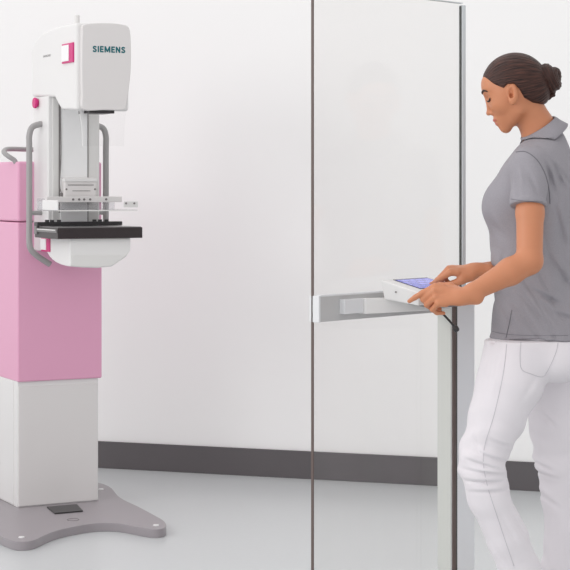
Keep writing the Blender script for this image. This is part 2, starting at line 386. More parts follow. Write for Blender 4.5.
# ------------------------------------------------------------------ glass screen with rail and post
G0 = np.array([.0728, 4.85]); gt = np.array([.679, .734]); gn = np.array([.734, -.679])
GA = math.atan2(gt[1], gt[0])   # local x along the pane, local -y towards the operator
def gl(t, n, z): p = G0+gt*t+gn*n; return np.array([p[0], p[1], z])
gs = empty('glass_screen', (G0[0], G0[1], 0), GA)
gs['label'] = 'tall frameless glass radiation screen with an aluminium rail and grey floor post'; gs['category'] = 'glass screen'
box('pane', .004, .655, -.004, .004, .012, 1.822, M_glass, gs, bevel=0)
box('edge_seal', .0, .004, -.004, .004, .0, 1.825, M_seal, gs, bevel=.001)
box('edge_seal', .655, .660, -.0026, .0026, .0, 1.815, M_seald, gs, bevel=.001)
box('polished_edge', .660, .675, -.008, .008, .0, 1.818, M_edge, gs, bevel=.002)
box('top_edge', .0, .662, -.0062, .0062, 1.822, 1.825, M_edge, gs, bevel=0)
box('bottom_channel', -.002, .675, -.018, .018, 0, .03, M_alu, gs, bevel=.003)
box('rail', .006, .56, -.024, -.0045, .916, .986, M_alu, gs, bevel=.002)
rail = gs.children[-1]
box('rail_end_cap', .0, .007, -.025, .010, .915, .987, M_alu2, rail, bevel=.0015)
box('rail_lip', .007, .555, -.0255, -.0045, .984, .989, M_alu2, rail, bevel=.001)
box('post', .539, .647, -.062, -.007, 0, .955, M_postw, gs, bevel=.004)
post = gs.children[-1]
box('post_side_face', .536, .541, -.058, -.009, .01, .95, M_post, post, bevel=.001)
box('post_groove', .538, .553, -.0655, -.060, .01, .95, M_seal, post, bevel=.001)
box('post_groove_edge', .552, .557, -.066, -.060, .01, .95, M_seald, post, bevel=.001)
box('post_foot', .50, .69, -.16, .08, 0, .012, M_alu, gs, bevel=.003)
box('mount_block', .085, .165, -.042, -.023, .934, .974, M_alu2, gs, bevel=.002)
# support arm carrying the console
hexa('console_arm', [(.165, -.05, .931), (.42, -.15, .936), (.42, -.023, .936), (.165, -.023, .931)],
     [(.165, -.05, .974), (.42, -.15, .957), (.42, -.023, .966), (.165, -.023, .974)], M_white, gs, .002)
hexa('console_tray', [(.29, -.185, .946), (.42, -.185, .946), (.42, -.06, .958), (.29, -.06, .958)],
     [(.29, -.185, .956), (.42, -.185, .956), (.42, -.06, .967), (.29, -.06, .967)], M_mid, gs, .002)

# ------------------------------------------------------------------ control console (tablet like)
cs = empty('control_console', tuple(gl(.30, .12, .968)), GA)
cs['label'] = 'small white wedge-shaped touch screen console under the hands, lit blue'; cs['category'] = 'touch console'
def lc(t, n, z): return (t-.30, -(n-.12), z-.968)
TA, TB = .209, .43; NA, ND = .065, .205
zA, zD = 1.024, .993
hexa('console_case', [lc(TA+.012, ND-.015, .957), lc(TB-.012, ND-.015, .957), lc(TB-.012, NA+.004, .970), lc(TA+.012, NA+.004, .970)],
     [lc(TA, ND, zD), lc(TB, ND, zD), lc(TB, NA, zA), lc(TA, NA, zA)], M_white, cs, .004)
case = cs.children[-1]
def top(t, n, off=0): f = (n-NA)/(ND-NA); return lc(t, n, zA+(zD-zA)*f+off)
def quad_on_top(name, t0, t1, n0, n1, off, th, m, par):
    return hexa(name, [top(t0, n1, off-th), top(t1, n1, off-th), top(t1, n0, off-th), top(t0, n0, off-th)],
                [top(t0, n1, off), top(t1, n1, off), top(t1, n0, off), top(t0, n0, off)], m, par, 0)
M_scr = bpy.data.materials.new('lit_screen'); M_scr.use_nodes = True
nt = M_scr.node_tree; b = nt.nodes['Principled BSDF']; b.inputs['Roughness'].default_value = .15; b.inputs['Base Color'].default_value = (.02, .02, .05, 1)
tc = nt.nodes.new('ShaderNodeTexCoord'); brk = nt.nodes.new('ShaderNodeTexBrick')
brk.inputs['Scale'].default_value = 1; brk.inputs['Brick Width'].default_value = .032; brk.inputs['Row Height'].default_value = .018
brk.inputs['Mortar Size'].default_value = .0015
brk.inputs['Color1'].default_value = srgb(150, 150, 235); brk.inputs['Color2'].default_value = srgb(84, 92, 205); brk.inputs['Mortar'].default_value = srgb(50, 50, 130)
nt.links.new(tc.outputs['Object'], brk.inputs['Vector']); nt.links.new(brk.outputs['Color'], b.inputs['Emission Color']); b.inputs['Emission Strength'].default_value = .75
quad_on_top('screen_bezel', .253, TB-.026, NA+.009, ND-.034, .0012, .003, M_dark, case)
quad_on_top('screen', .256, TB-.030, NA+.016, ND-.037, .002, .002, M_scr, case)
b2 = bmesh.new(); p = lc(TA+.004, .118, .992)
add_cyl(b2, p, (-1, 0, 0), .0022, .003, 10); bm_obj('side_button', b2, M_slot, case, bevel=0)
def lw(u, v, Y):
    p = W(u, v, Y)[:2]-G0; return lc(p@gt, p@gn, W(u, v, Y)[2])
tube('cable', catmull([lw(430, 305, 4.93), lw(438, 308.5, 4.92), lw(444, 315, 4.905), lw(450, 321.5, 4.90), lw(454.5, 327, 4.90)], 5), .0032, M_dark, cs)
tube('cable_switch', [lw(454, 326, 4.90), lw(455, 327.5, 4.90), lw(457, 330.5, 4.90), lw(457.6, 331.5, 4.90)], [.005, .0085, .008, .005], M_dark, cs)

# ------------------------------------------------------------------ woman : signed distance modelling
def smin(a, b, k):
    h = np.clip(.5+.5*(b-a)/k, 0, 1); return b*(1-h)+a*h-k*h*(1-h)
def smax(a, b, k): return -smin(-a, -b, k)
def rcone(P, a, b, r1, r2):
    a = np.asarray(a, float); b = np.asarray(b, float); ba = b-a; L2 = ba@ba
    t = np.clip(((P-a)@ba)/L2, 0, 1); d = P-a-t[:, None]*ba
    return np.sqrt((d*d).sum(1))-(r1+(r2-r1)*t)
def ell(P, c, r):
    q = (P-np.asarray(c))/np.asarray(r); k0 = np.sqrt((q*q).sum(1)); q2 = q/np.asarray(r); k1 = np.sqrt((q2*q2).sum(1))+1e-9
    return k0*(k0-1)/k1
def chain(P, pts, rs, k=.004):
    d = None
    for i in range(len(pts)-1):
        e = rcone(P, pts[i], pts[i+1], rs[i], rs[i+1]); d = e if d is None else smin(d, e, k)
    return d
def table(rows, n=60):
    rows = np.array(rows, float); z = rows[:, 0]; out = np.array(catmull([r for r in rows], 8)); o = np.argsort(out[:, 0]); return out[o]
def loft(P, T, Fv, Lv, p=2.3):
    z = P[:, 2]; cx, cy, b, a = [np.interp(z, T[:, 0], T[:, i]) for i in (1, 2, 3, 4)]
    dx = P[:, 0]-cx; dy = P[:, 1]-cy
    f = np.abs(dx*Fv[0]+dy*Fv[1])/b; l = np.abs(dx*Lv[0]+dy*Lv[1])/a
    q = (f**p+l**p)**(1/p)
    d = (q-1)*np.minimum(a, b)
    return np.maximum(d, np.maximum(z-T[-1, 0], T[0, 0]-z))

def mesh_sdf(f, lo, hi, h, B=10):
    lo = np.array(lo); hi = np.array(hi); nb = np.ceil((hi-lo)/(h*B)).astype(int); n = nb*B
    cent = [lo[i]+(np.arange(nb[i])+.5)*B*h for i in range(3)]
    C = np.stack(np.meshgrid(*cent, indexing='ij'), -1).reshape(-1, 3)
    dc = f(C); near = np.abs(dc) < B*h*.87*1.5+.004
    F = np.repeat(np.repeat(np.repeat(dc.reshape(nb).astype(np.float32), B, 0), B, 1), B, 2)
    ids = np.argwhere(near.reshape(nb)); off = np.stack(np.meshgrid(*[np.arange(B)]*3, indexing='ij'), -1).reshape(-1, 3)
    for s in range(0, len(ids), 200):
        I = (ids[s:s+200, None, :]*B+off[None]).reshape(-1, 3); F[I[:, 0], I[:, 1], I[:, 2]] = f(lo+I*h)
    G = F < 0
    cs_ = [G[i:n[0]-1+i, j:n[1]-1+j, k:n[2]-1+k] for i in (0, 1) for j in (0, 1) for k in (0, 1)]
    anyc = cs_[0].copy(); allc = cs_[0].copy()
    for c in cs_[1:]: anyc |= c; allc &= c
    act = anyc & ~allc; A = np.argwhere(act); vid = -np.ones(act.shape, np.int32); vid[act] = np.arange(len(A))
    cor = np.array([(i, j, k) for i in (0, 1) for j in (0, 1) for k in (0, 1)])
    V = np.stack([F[A[:, 0]+c[0], A[:, 1]+c[1], A[:, 2]+c[2]] for c in cor], 1).astype(float)
    acc = np.zeros((len(A), 3)); cnt = np.zeros(len(A))
    for e0 in range(8):
        for e1 in range(e0+1, 8):
            if np.abs(cor[e0]-cor[e1]).sum() != 1: continue
            a = V[:, e0]; b = V[:, e1]; m = (a < 0) != (b < 0); t = np.where(m, a/(a-b+1e-20), 0)
            acc += m[:, None]*(cor[e0]+t[:, None]*(cor[e1]-cor[e0])); cnt += m
    verts = lo+(A+acc/cnt[:, None])*h
    quads = []
    for ax in range(3):
        o1, o2 = [(1, 2), (2, 0), (0, 1)][ax]
        sl0 = [slice(None)]*3; sl1 = [slice(None)]*3; sl0[ax] = slice(0, -1); sl1[ax] = slice(1, None)
        a = G[tuple(sl0)]; b = G[tuple(sl1)]; E = np.argwhere(a != b)
        ok = (E[:, o1] > 0) & (E[:, o2] > 0) & (E[:, o1] < n[o1]-1) & (E[:, o2] < n[o2]-1); E = E[ok]
        s = a[E[:, 0], E[:, 1], E[:, 2]]
        def g(x, y):
            I = E.copy(); I[:, o1] -= x; I[:, o2] -= y; return vid[I[:, 0], I[:, 1], I[:, 2]]
        Q = np.stack([g(1, 1), g(0, 1), g(0, 0), g(1, 0)], 1); Q[~s] = Q[~s][:, ::-1]
        quads.append(Q)
    Q = np.concatenate(quads); Q = Q[(Q >= 0).all(1)]
    return verts, Q
def np_mesh(name, V, Q, m, parent, origin=(0, 0, 0)):
    me = bpy.data.meshes.new(name); me.vertices.add(len(V)); me.vertices.foreach_set('co', (V-np.array(origin)).astype(np.float32).ravel())
    me.loops.add(Q.size); me.loops.foreach_set('vertex_index', Q.astype(np.int32).ravel())
    me.polygons.add(len(Q)); me.polygons.foreach_set('loop_start', np.arange(0, Q.size, 4, dtype=np.int32))
    me.update(calc_edges=True); me.validate()
    o = link(name, me, m, parent, smooth=True); return o
def attr(o, name, vals):
    a = o.data.attributes.new(name, 'FLOAT', 'POINT'); a.data.foreach_set('value', np.asarray(vals, np.float32))

YC = 5.10
YAW = math.radians(18)
Fw = np.array([-math.cos(YAW), math.sin(YAW), 0]); Lw = np.array([-math.sin(YAW), -math.cos(YAW), 0])
ORG = W(551, 400, YC)*np.array([1, 1, 0])
# torso sections: v, u front, u back, half side width
def sections(rows, Y=YC, grow=0.0):
    out = []
    for v, u0, u1, a in rows:
        c = W((u0+u1)/2, v, Y); hw = (u1-u0)/2/FPX*Y
        b = math.sqrt(max(hw*hw-(a*math.sin(YAW))**2, .0016))/math.cos(YAW)
        out.append((c[2], c[0], Y, b+grow, a+grow))
    return table(sorted(out))
TORSO = [(136, 536, 562, .05), (144, 521, 567, .10), (153, 511, 571, .140), (168, 500, 576, .163), (190, 491, 578, .163), (208, 488, 578, .158), (225, 489, 577, .150), (246, 491, 575, .142),
         (272, 493, 574, .140), (296, 495, 578, .147), (315, 494, 585, .160), (332, 491, 590, .172), (345, 490, 592, .176)]
TT = sections(TORSO); TB_ = sections([(v, a+4, b-4, c-.010) for v, a, b, c in TORSO])
SL = W(530.5, 165, 4.945); EL = W(529.5, 261, 4.86); WL = W(465, 296.5, 4.815)       # near arm
SR = W(552, 164, 5.265); ER = W(548, 268, 5.29); WR = W(477.5, 270.5, 5.03)       # far arm
def creases(P, d, L):
    for (u0, v0), (u1, v1), amp, sg in L:
        a = W(u0, v0, 4.98)[[0, 2]]; b = W(u1, v1, 4.98)[[0, 2]]; q = P[:, [0, 2]]; ba = b-a
        t = np.clip(((q-a)@ba)/(ba@ba), 0, 1); e = q-a-t[:, None]*ba; n = np.array([-ba[1], ba[0]])/np.linalg.norm(ba)
        sd = e@n; r2 = (e*e).sum(1); env = np.sin(np.pi*np.clip(t*.9+.05, 0, 1))
        d = d+1.5*amp*env*(np.exp(-r2/sg**2)-.55*np.exp(-((sd-1.9*sg)**2+np.maximum(r2-sd*sd, 0))/(1.3*sg)**2))
    return d
SCR = [((541, 158), (555, 196), .0045, .006), ((549, 158), (566, 192), .0045, .006), ((556, 166), (572, 186), .003, .006), ((553, 204), (568, 250), .004, .007),
       ((528, 288), (562, 306), .0045, .007), ((516, 286), (545, 330), .004, .008), ((548, 255), (578, 296), .004, .007), ((499, 296), (518, 336), .003, .007),
       ((560, 325), (538, 300), .003, .007), ((550, 312), (580, 322), .0035, .007), ((488, 216), (506, 240), .003, .008), ((506, 250), (498, 285), .003, .007), ((513, 165), (514, 196), .004, .005), ((524, 172), (534, 196), .002, .006)]
TCR = [((462, 456), (500, 468), .0045, .0045), ((461, 467), (501, 473), .005, .0045), ((468, 446), (504, 461), .0035, .005), ((462, 479), (502, 480), .0045, .0045), ((468, 490), (508, 489), .0035, .005),
       ((484, 436), (512, 446), .003, .005), ((535, 372), (518, 398), .002, .008), ((494, 350), (484, 392), .0025, .008), ((470, 430), (478, 452), .003, .005),
       ((545, 418), (566, 436), .003, .006), ((536, 470), (562, 480), .004, .005), ((538, 482), (566, 488), .0035, .005), ((541, 500), (570, 520), .003, .007), ((498, 512), (520, 548), .0025, .007), ((508, 506), (532, 545), .003, .006), ((549, 545), (556, 580), .003, .007), ((490, 540), (512, 572), .002, .007)]
def shirt(P, g=0.0):
    d = loft(P, TT, Fw, Lw)-g
    z = P[:, 2]
    cen = W(528, 207, YC)
    for s in (-1, 1):
        c = W(531, 207, YC)+Fw*.068+Lw*.070*s
        d = smin(d, ell(P, c, (.052, .056, .062))-g, .04)
    d = smin(d, chain(P, [W(545, 153, YC), SL+np.array([0, .015, -.005])], [.052, .050])-g, .03)
    d = smin(d, chain(P, [W(548, 153, YC), SR+np.array([0, -.015, -.005])], [.052, .050])-g, .03)
    hem = W(540, 335.5, YC)[2]
    # cloth folds
    x, y = P[:, 0], P[:, 1]
    sh_ = lambda q: 1-2*np.abs(np.sin(q*.5))**.8
    f = .0030*sh_(55*z+34*x+6*np.sin(17*x+9*y))*np.clip((1.22-z)/.2, 0, 1)
    f += .0032*sh_(95*x-30*z+3*np.sin(14*z))*np.exp(-((x-.74)/.05)**2-((z-1.28)/.09)**2)
    f += .0022*np.sin(34*x+18*y-16*z+3*np.sin(9*z))
    dd = d+f
    dd = np.maximum(dd, hem+.004*np.sin(30*x)-z)
    # sleeves
    for Sh, El, cz in ((SL, EL, W(527, 204, 4.93)[2]), (SR, ER, W(527, 206, 5.26)[2])):
        t = 0.50; Cf = Sh+(El-Sh)*t; Cf = Cf+np.array([-.006, 0, 0]) 
        s = chain(P, [Sh+np.array([0, .008 if Sh is SL else -.008, .0]), Cf], [.052, .0485])-g
        ax = (El-Sh)/np.linalg.norm(El-Sh)
        sd = (P-(Sh+(El-Sh)*.435+0*ax))@ax-.04*(x-Sh[0])*0
        fold = .0018*np.sin(70*(P@np.array([.5, .3, .8]))+5*np.sin(20*x))
        s = np.maximum(s+fold, sd)
        cuff = np.maximum(chain(P, [Sh+(Cf-Sh)*.3, Cf], [.0515, .0500])-g, np.maximum(sd, -(sd+.014)))
        s = np.minimum(s, cuff)
        # armhole crease
        dd = smin(dd, s, .010)
    return creases(P, dd, SCR)
# trousers
KN = W(482, 462, 4.99); HN = W(524, 372, 5.0); AN = W(531, 606, 5.03)
HF = W(552, 372, 5.2); KF = W(562, 478, 5.2); AF = W(563, 596, 5.2)
PELV = sections([(318, 501, 578, .145), (335, 493, 588, .168), (350, 487, 594, .178), (368, 489, 597, .175), (385, 494, 594, .165)])
def legN(P): return chain(P, [W(519, 352, 5.01), W(509, 385, 4.99), W(496, 420, 4.985), W(483.5, 452, 4.985), W(482, 468, 4.985), W(490, 500, 4.995), W(507, 540, 5.01), W(519, 570, 5.02), W(534, 612, 5.035)],
                             [.102, .089, .076, .0655, .0625, .0570, .0565, .0570, .0575], .012)
def legF(P): return chain(P, [W(556, 352, 5.19), W(558, 385, 5.2), W(559, 425, 5.2), W(562, 462, 5.2), W(564, 490, 5.2), W(567, 525, 5.2), W(564, 568, 5.2), W(564, 604, 5.2)],
                             [.105, .098, .087, .075, .067, .060, .063, .063], .012)
def trousers(P, g=0.0):
    x, y, z = P[:, 0], P[:, 1], P[:, 2]
    a = legN(P); b = legF(P)
    # creases round the near knee
    wk = np.exp(-((z-KN[2])/.05)**2)
    a = a+wk*.0016*np.sin(150*(z+.35*(x-KN[0]))+4*np.sin(22*x+8*z))+.0024*np.sin(36*z+25*x+5*np.sin(11*z+14*y))
    wk2 = np.exp(-((z-.5)/.10)**2)
    b = b+wk2*.0018*np.sin(90*(z-.4*x)+3*np.sin(20*y))+.0026*np.sin(22*z+33*x+3*np.sin(14*z))
    a = np.maximum(a, AN[2]+.02-.03-z); b = np.maximum(b, .075-z)
    d = smin(a, b, .006)
    p = smax(loft(P, PELV, Fw, Lw, 2.2), W(0, 372, YC)[2]-z, .05)
    but = ell(P, W(562, 352, YC)+Lw*.08, (.085, .09, .08)); but2 = ell(P, W(566, 352, YC)-Lw*.08, (.085, .09, .085))
    p = smin(p, np.minimum(but, but2), .03)
    d = smin(d, p, .02)
    d = creases(P, d, TCR)
    hemz = W(540, 335.5, YC)[2]
    d = np.maximum(d, np.where(z > hemz-.004, loft(P, TT, Fw, Lw)+.012, -1))
    return d-g

# head frame
PT = math.radians(22); HYW = math.radians(6)
EO = W(513, 96, 5.09)
hf0 = np.array([-math.cos(HYW), math.sin(HYW), 0]); hl = np.array([-math.sin(HYW), -math.cos(HYW), 0])
hF = hf0*math.cos(PT)+np.array([0, 0, -math.sin(PT)]); hU = hf0*math.sin(PT)+np.array([0, 0, math.cos(PT)])
def toH(P): D = P-EO; return np.stack([D@hF, D@hl, D@hU], 1)
def fromH(f, l, z): return EO+hF*f+hl*l+hU*z
def cranium(H): 
    return ell(H, (-.016, 0, .027), (.089, .0735, .085))
def headf(P):
    H = toH(P); A = H.copy(); A[:, 1] = np.abs(A[:, 1])
    d = cranium(H)
    d = smin(d, ell(A, (.020, .0, -.006), (.051, .060, .064)), .022)
    d = smin(d, ell(A, (.046, 0, .050), (.024, .045, .030)), .02)
    d = smin(d, rcone(A, (.050, .008, -.074), (.002, .045, -.046), .0145, .015), .02)
    d = smin(d, ell(A, (.053, 0, -.074), (.0145, .017, .015)), .012)
    d = smin(d, ell(A, (.047, 0, -.046), (.0265, .032, .028)), .016)
    d = smin(d, ell(A, (.038, .030, -.010), (.028, .024, .022)), .015)
    d = smin(d, rcone(A, (.061, .012, .040), (.050, .036, .040), .010, .009), .012)
    # eye socket and lowered lid
    d = smax(d, -ell(A, (.076, .028, .020), (.013, .015, .010)), .010)
    d = smin(d, ell(A, (.0535, .030, .020), (.0125, .0145, .0125)), .003)
    # nose
    d = smin(d, rcone(A, (.064, 0, .028), (.0795, 0, -.017), .0050, .0068), .008)
    d = smin(d, ell(A, (.0815, 0, -.0195), (.0075, .0075, .0065)), .004)
    d = smin(d, ell(A, (.0705, .0095, -.0235), (.0085, .006, .006)), .005)
    # lips
    d = smin(d, ell(A, (.0700, .0, -.0440), (.0090, .022, .0062)), .004)
    d = smin(d, ell(A, (.0672, .0, -.0555), (.0092, .019, .0070)), .004)
    d = smax(d, -rcone(A, (.080, 0, -.0492), (.062, .024, -.0495), .0006, .0008), .002)
    # neck
    n = chain(P, [W(542, 142, YC), W(537, 126, YC), W(527, 108, 5.09)], [.056, .0475, .047], .01)
    d = smin(d, n, .016)
    # ear
    E = A.copy(); ca, sa = math.cos(.3), -math.sin(.3)
    ex = (E[:, 0]-.002); ez = (E[:, 2]-.003); E0 = np.stack([ex*ca+ez*sa*-1, E[:, 1], ex*sa+ez*ca], 1)
    ear = ell(E0, (-.001, .0745, .0), (.0150, .0085, .0280))
    ear = smin(ear, ell(E0, (.002, .0745, -.020), (.0095, .007, .011)), .005)
    ear = smax(ear, -ell(E0, (.0035, .0850, .004), (.0090, .0125, .0170)), .002)
    ear = smax(ear, -ell(E0, (.0045, .078, -.004), (.0050, .012, .0080)), .002)
    ear = smin(ear, rcone(E0, (-.003, .076, .013), (-.005, .076, -.010), .0028, .0025), .003)
    d = smin(d, ear, .004)
    d = smax(d, -ell(E0, (.0045, .078, -.004), (.0038, .014, .0065)), .0015)
    return d
# hands
def hand(P, wr, fing, back, left, curls, splay, thumb, spread=1.0, palm_len=.088, lens=(.040, .024, .020)):
    X = fing/np.linalg.norm(fing); Z = back-X*(back@X); Z /= np.linalg.norm(Z)
    T = np.cross(X, Z) if left else np.cross(Z, X)
    D = P-wr; H = np.stack([D@X, D@T, D@Z], 1)
    d = rcone(H, (-.03, 0, 0), (.012, 0, 0), .0205, .021)
    sc = H*np.array([1, 1, 1.6])
    pts = [(.030+.0, y, -.002) for y in (.020, -.018)]
    palm = rcone(H*np.array([1, 1, 1.5]), (.016, .004, -.002), (.072, .017, 0), .021, .015)/1.25
    palm2 = rcone(H*np.array([1, 1, 1.5]), (.016, -.006, -.002), (.066, -.020, -.003), .020, .0135)/1.25
    d = smin(smin(d, palm, .012), palm2, .014)
    d = smin(d, rcone(H, (.018, .018, -.010), (.045, .026, -.012), .014, .012), .010)
    base = [(.079, .0270, .000), (.083, .0085, .002), (.079, -.0095, .000), (.071, -.026, -.004)]
    L = [(.040, .024, .020), (.044, .027, .021), (.040, .025, .020), (.032, .019, .018)]; R = [.0085, .0088, .0083, .0074]
    for i in range(4):
        p = np.array(base[i]); a = 0; pts = [p-np.array([.02, 0, .001]), p]; sp = splay[i]
        for j in range(3):
            a += curls[i][j]
            dr = np.array([math.cos(a)*math.cos(sp), math.sin(sp)*math.cos(a), -math.sin(a)])
            p = p+dr*L[i][j]; pts.append(p)
        r = R[i]; fg = chain(H, pts, [r*1.05, r*1.1, r*.95, r*.86, r*.70], .003)
        d = smin(d, fg, .0045)
    d = smin(d, chain(H, [np.array(t) for t in thumb], [.0145, .0115, .0098, .0075], .004), .007)
    return d
LF = np.array([-.98, .02, .06]); LBk = np.array([.10, -.78, .62])
RF = np.array([-.93, -.02, .03]); RBk = np.array([.0, -.25, .97])
def handL(P):
    return hand(P, WL, LF, LBk, True, [(.50, .14, .08), (.95, 1.15, .7), (1.05, 1.25, .8), (1.15, 1.2, .8)], [-.30, -.12, -.06, -.0],
                [(.018, .022, -.012), (.040, .040, -.014), (.066, .043, -.018), (.088, .040, -.022)])
def handR(P):
    return hand(P, WR, RF, RBk, False, [(.62, .06, .05), (.85, 1.15, .8), (.95, 1.2, .8), (1.0, 1.2, .8)], [.0, -.03, -.06, -.1],
                [(.022, .018, -.012), (.046, .032, -.020), (.070, .030, -.032), (.092, .022, -.038)])
def armf(P):
    d = chain(P, [SL, SL+(EL-SL)*.5, EL+np.array([.0, .0, .0]), EL+(WL-EL)*.3, WL-(WL-EL)*.12, WL], [.034, .0375, .0350, .0360, .0235, .0205], .012)
    e = chain(P, [SR, ER, ER+(WR-ER)*.3, WR], [.034, .036, .036, .0205], .012)
    return np.minimum(d, e)
def boxed(f, lo, hi, pad=.05):
    lo = np.array(lo)-pad; hi = np.array(hi)+pad
    def g(P):
        m = ((P > lo) & (P < hi)).all(1); out = np.maximum(np.abs(P-(lo+hi)/2)-(hi-lo)/2, 0); out = np.sqrt((out**2).sum(1))+.045
        if m.any(): out[m] = f(P[m])
        return out
    return g
headb = boxed(headf, EO-.14, EO+np.array([.15, .12, .13]))
hLb = boxed(handL, WL-np.array([.17, .09, .10]), WL+np.array([.05, .1, .09]))
hRb = boxed(handR, WR-np.array([.17, .09, .12]), WR+np.array([.05, .1, .09]))
def footc(P, ank, toe, r=.03):
    return chain(P, [ank, ank+(toe-ank)*.5+np.array([0, 0, -.01]), toe], [.036, .034, .022], .01)
AKN = W(537, 622, 5.035); AKN[2] = .125; AKF = W(565, 605, 5.2); AKF[2] = .075
TON = AKN+np.array([-.125, .04, 0]); TON[2] = .026
TOF = AKF+np.array([-.165, .05, 0]); TOF[2] = .026
def bodyf(P):
    x, z = P[:, 0], P[:, 2]
    t = loft(P, TB_, Fw, Lw)+.006
    d = headb(P)
    d = smin(d, t, .012)
    arms = armf(P)
    d = smin(d, arms, .008)
    d = smin(d, hLb(P), .008); d = smin(d, hRb(P), .008)
    lg = np.minimum(legN(P), legF(P))+.014
    lg = np.minimum(lg, np.maximum(loft(P, PELV, Fw, Lw, 2.2)+.014, W(0, 350, YC)[2]-z))
    hz = W(540, 335.5, YC)[2]-.015; lg = np.maximum(lg, np.where(z > hz, loft(P, TT, Fw, Lw)+.022, -1))
    lg = np.minimum(lg, np.minimum(rcone(P, W(532, 606, 5.035), AKN, .035, .034), rcone(P, W(564, 596, 5.2), AKF, .035, .034)))
    d = np.minimum(d, lg)
    d = np.minimum(d, np.minimum(footc(P, AKN, TON), footc(P, AKF, TOF)))
    return d
# skin material with a tint for the lips
M_skin = mat('skin', srgb(202, 134, 97), .45, bump=.05, bscale=400, var=.05, vscale=14)
nt = M_skin.node_tree; b = nt.nodes['Principled BSDF']; b.inputs['Subsurface Weight'].default_value = .06; b.inputs['Subsurface Radius'].default_value = (.02, .008, .004)
src = b.inputs['Base Color'].links[0].from_socket
an = nt.nodes.new('ShaderNodeAttribute'); an.attribute_name = 'lips'; mx = nt.nodes.new('ShaderNodeMix'); mx.data_type = 'RGBA'
mx.inputs[7].default_value = srgb(190, 96, 88); nt.links.new(an.outputs['Fac'], mx.inputs[0]); nt.links.new(src, mx.inputs[6]); nt.links.new(mx.outputs[2], b.inputs['Base Color'])
M_cloth = mat('heather_grey_jersey', srgb(156, 153, 159), .9, bump=.5, bscale=900, var=.16, vscale=420)
M_trs = mat('white_denim', srgb(234, 230, 234), .8, bump=.25, bscale=1100, var=.01, vscale=300)
M_hair = bpy.data.materials.new('brown_hair'); M_hair.use_nodes = True
nt = M_hair.node_tree; b = nt.nodes['Principled BSDF']; b.inputs['Roughness'].default_value = .42; b.inputs['Specular IOR Level'].default_value = .3
uvn = nt.nodes.new('ShaderNodeUVMap'); uvn.uv_map = 'strand'; mp = nt.nodes.new('ShaderNodeMapping'); mp.inputs['Scale'].default_value = (34, 1.2, 1)
nz = nt.nodes.new('ShaderNodeTexNoise'); nz.inputs['Scale'].default_value = 1.5; nz.inputs['Detail'].default_value = 6
rp = nt.nodes.new('ShaderNodeValToRGB'); rp.color_ramp.elements[0].color = srgb(26, 14, 13); rp.color_ramp.elements[0].position = .35; rp.color_ramp.elements[1].color = srgb(90, 57, 48); rp.color_ramp.elements[1].position = .7
nt.links.new(uvn.outputs[0], mp.inputs[0]); nt.links.new(mp.outputs[0], nz.inputs[0]); nt.links.new(nz.outputs['Fac'], rp.inputs[0]); nt.links.new(rp.outputs[0], b.inputs['Base Color'])
bp = nt.nodes.new('ShaderNodeBump'); bp.inputs['Strength'].default_value = .7; bp.inputs['Distance'].default_value = .003
nt.links.new(nz.outputs['Fac'], bp.inputs['Height']); nt.links.new(bp.outputs[0], b.inputs['Normal'])

wm = empty('person', tuple(ORG))
wm['label'] = 'woman in grey polo shirt and white trousers, dark hair in a bun, touching the console'; wm['category'] = 'person'
# body
lo = np.array([W(400, 100, 5.0)[0], 4.72, -.005]); hi = np.array([1.0, 5.46, 1.70])
V, Q = mesh_sdf(bodyf, lo, hi, .0027)
body = np_mesh('body', V, Q, M_skin, wm, ORG)
H = toH(V); A = H.copy(); A[:, 1] = np.abs(A[:, 1])
lipd = np.minimum(ell(A, (.071, 0, -.0445), (.0105, .023, .0050)), ell(A, (.067, 0, -.0550), (.0105, .019, .0062)))
attr(body, 'lips', np.clip((.0012-lipd)/.002, 0, 1)*.85)
# shirt
V, Q = mesh_sdf(shirt, (.45, 4.84, .84), (1.0, 5.42, 1.47), .0035)
sh = np_mesh('polo_shirt', V, Q, M_cloth, wm, ORG)
bs = BVHTree.FromPolygons([tuple(v) for v in V], [tuple(q) for q in Q.tolist()])
V, Q = mesh_sdf(trousers, (.42, 4.85, .05), (1.0, 5.42, .95), .004)
tr_ = np_mesh('trousers', V, Q, M_trs, wm, ORG)
bt = BVHTree.FromPolygons([tuple(v) for v in V], [tuple(q) for q in Q.tolist()])
camp = Vector((0, 0, CH))
def project(bv, pts, lift=.0005):
    out = []
    for u, v in [tuple(p) for p in catmull(pts, 8)]:
        r = bv.ray_cast(camp, (Vector(tuple(W(u, v, 5.0)))-camp).normalized())
        if r[0] is not None: out.append(np.array(r[0])+np.array(r[1])*lift-ORG)
    return out
M_seam = mat('grey_seam', srgb(120, 118, 124), .9); M_seam2 = mat('white_seam', srgb(206, 203, 208), .9)
def seam(name, bv, pts, r, m, par):
    p = project(bv, pts)
    if len(p) > 2: tube(name, p, r, m, par, seg=6)
seam('shoulder_seam', bs, [(516, 152), (526, 152), (537, 160), (545, 174), (549, 190), (550, 204)], .0013, M_seam, sh)
seam('side_slit', bs, [(506, 338), (509, 325), (512, 310)], .0012, M_seam, sh)
seam('hem_seam', bs, [(491, 331), (505, 334), (530, 335.5), (568, 335.5)], .0007, M_seam, sh)
seam('cuff_seam', bs, [(511, 199), (525, 201), (543, 202)], .0008, M_seam, sh)
seam('pocket_seam', bt, [(521, 342), (520, 356), (521.5, 369), (531, 374), (543, 376.5), (550, 366), (556, 352), (558, 343)], .0011, M_seam2, tr_)
seam('side_seam', bt, [(507, 342), (503, 375), (494, 415), (484, 450), (486, 480), (500, 525), (514, 566)], .0009, M_seam2, tr_)
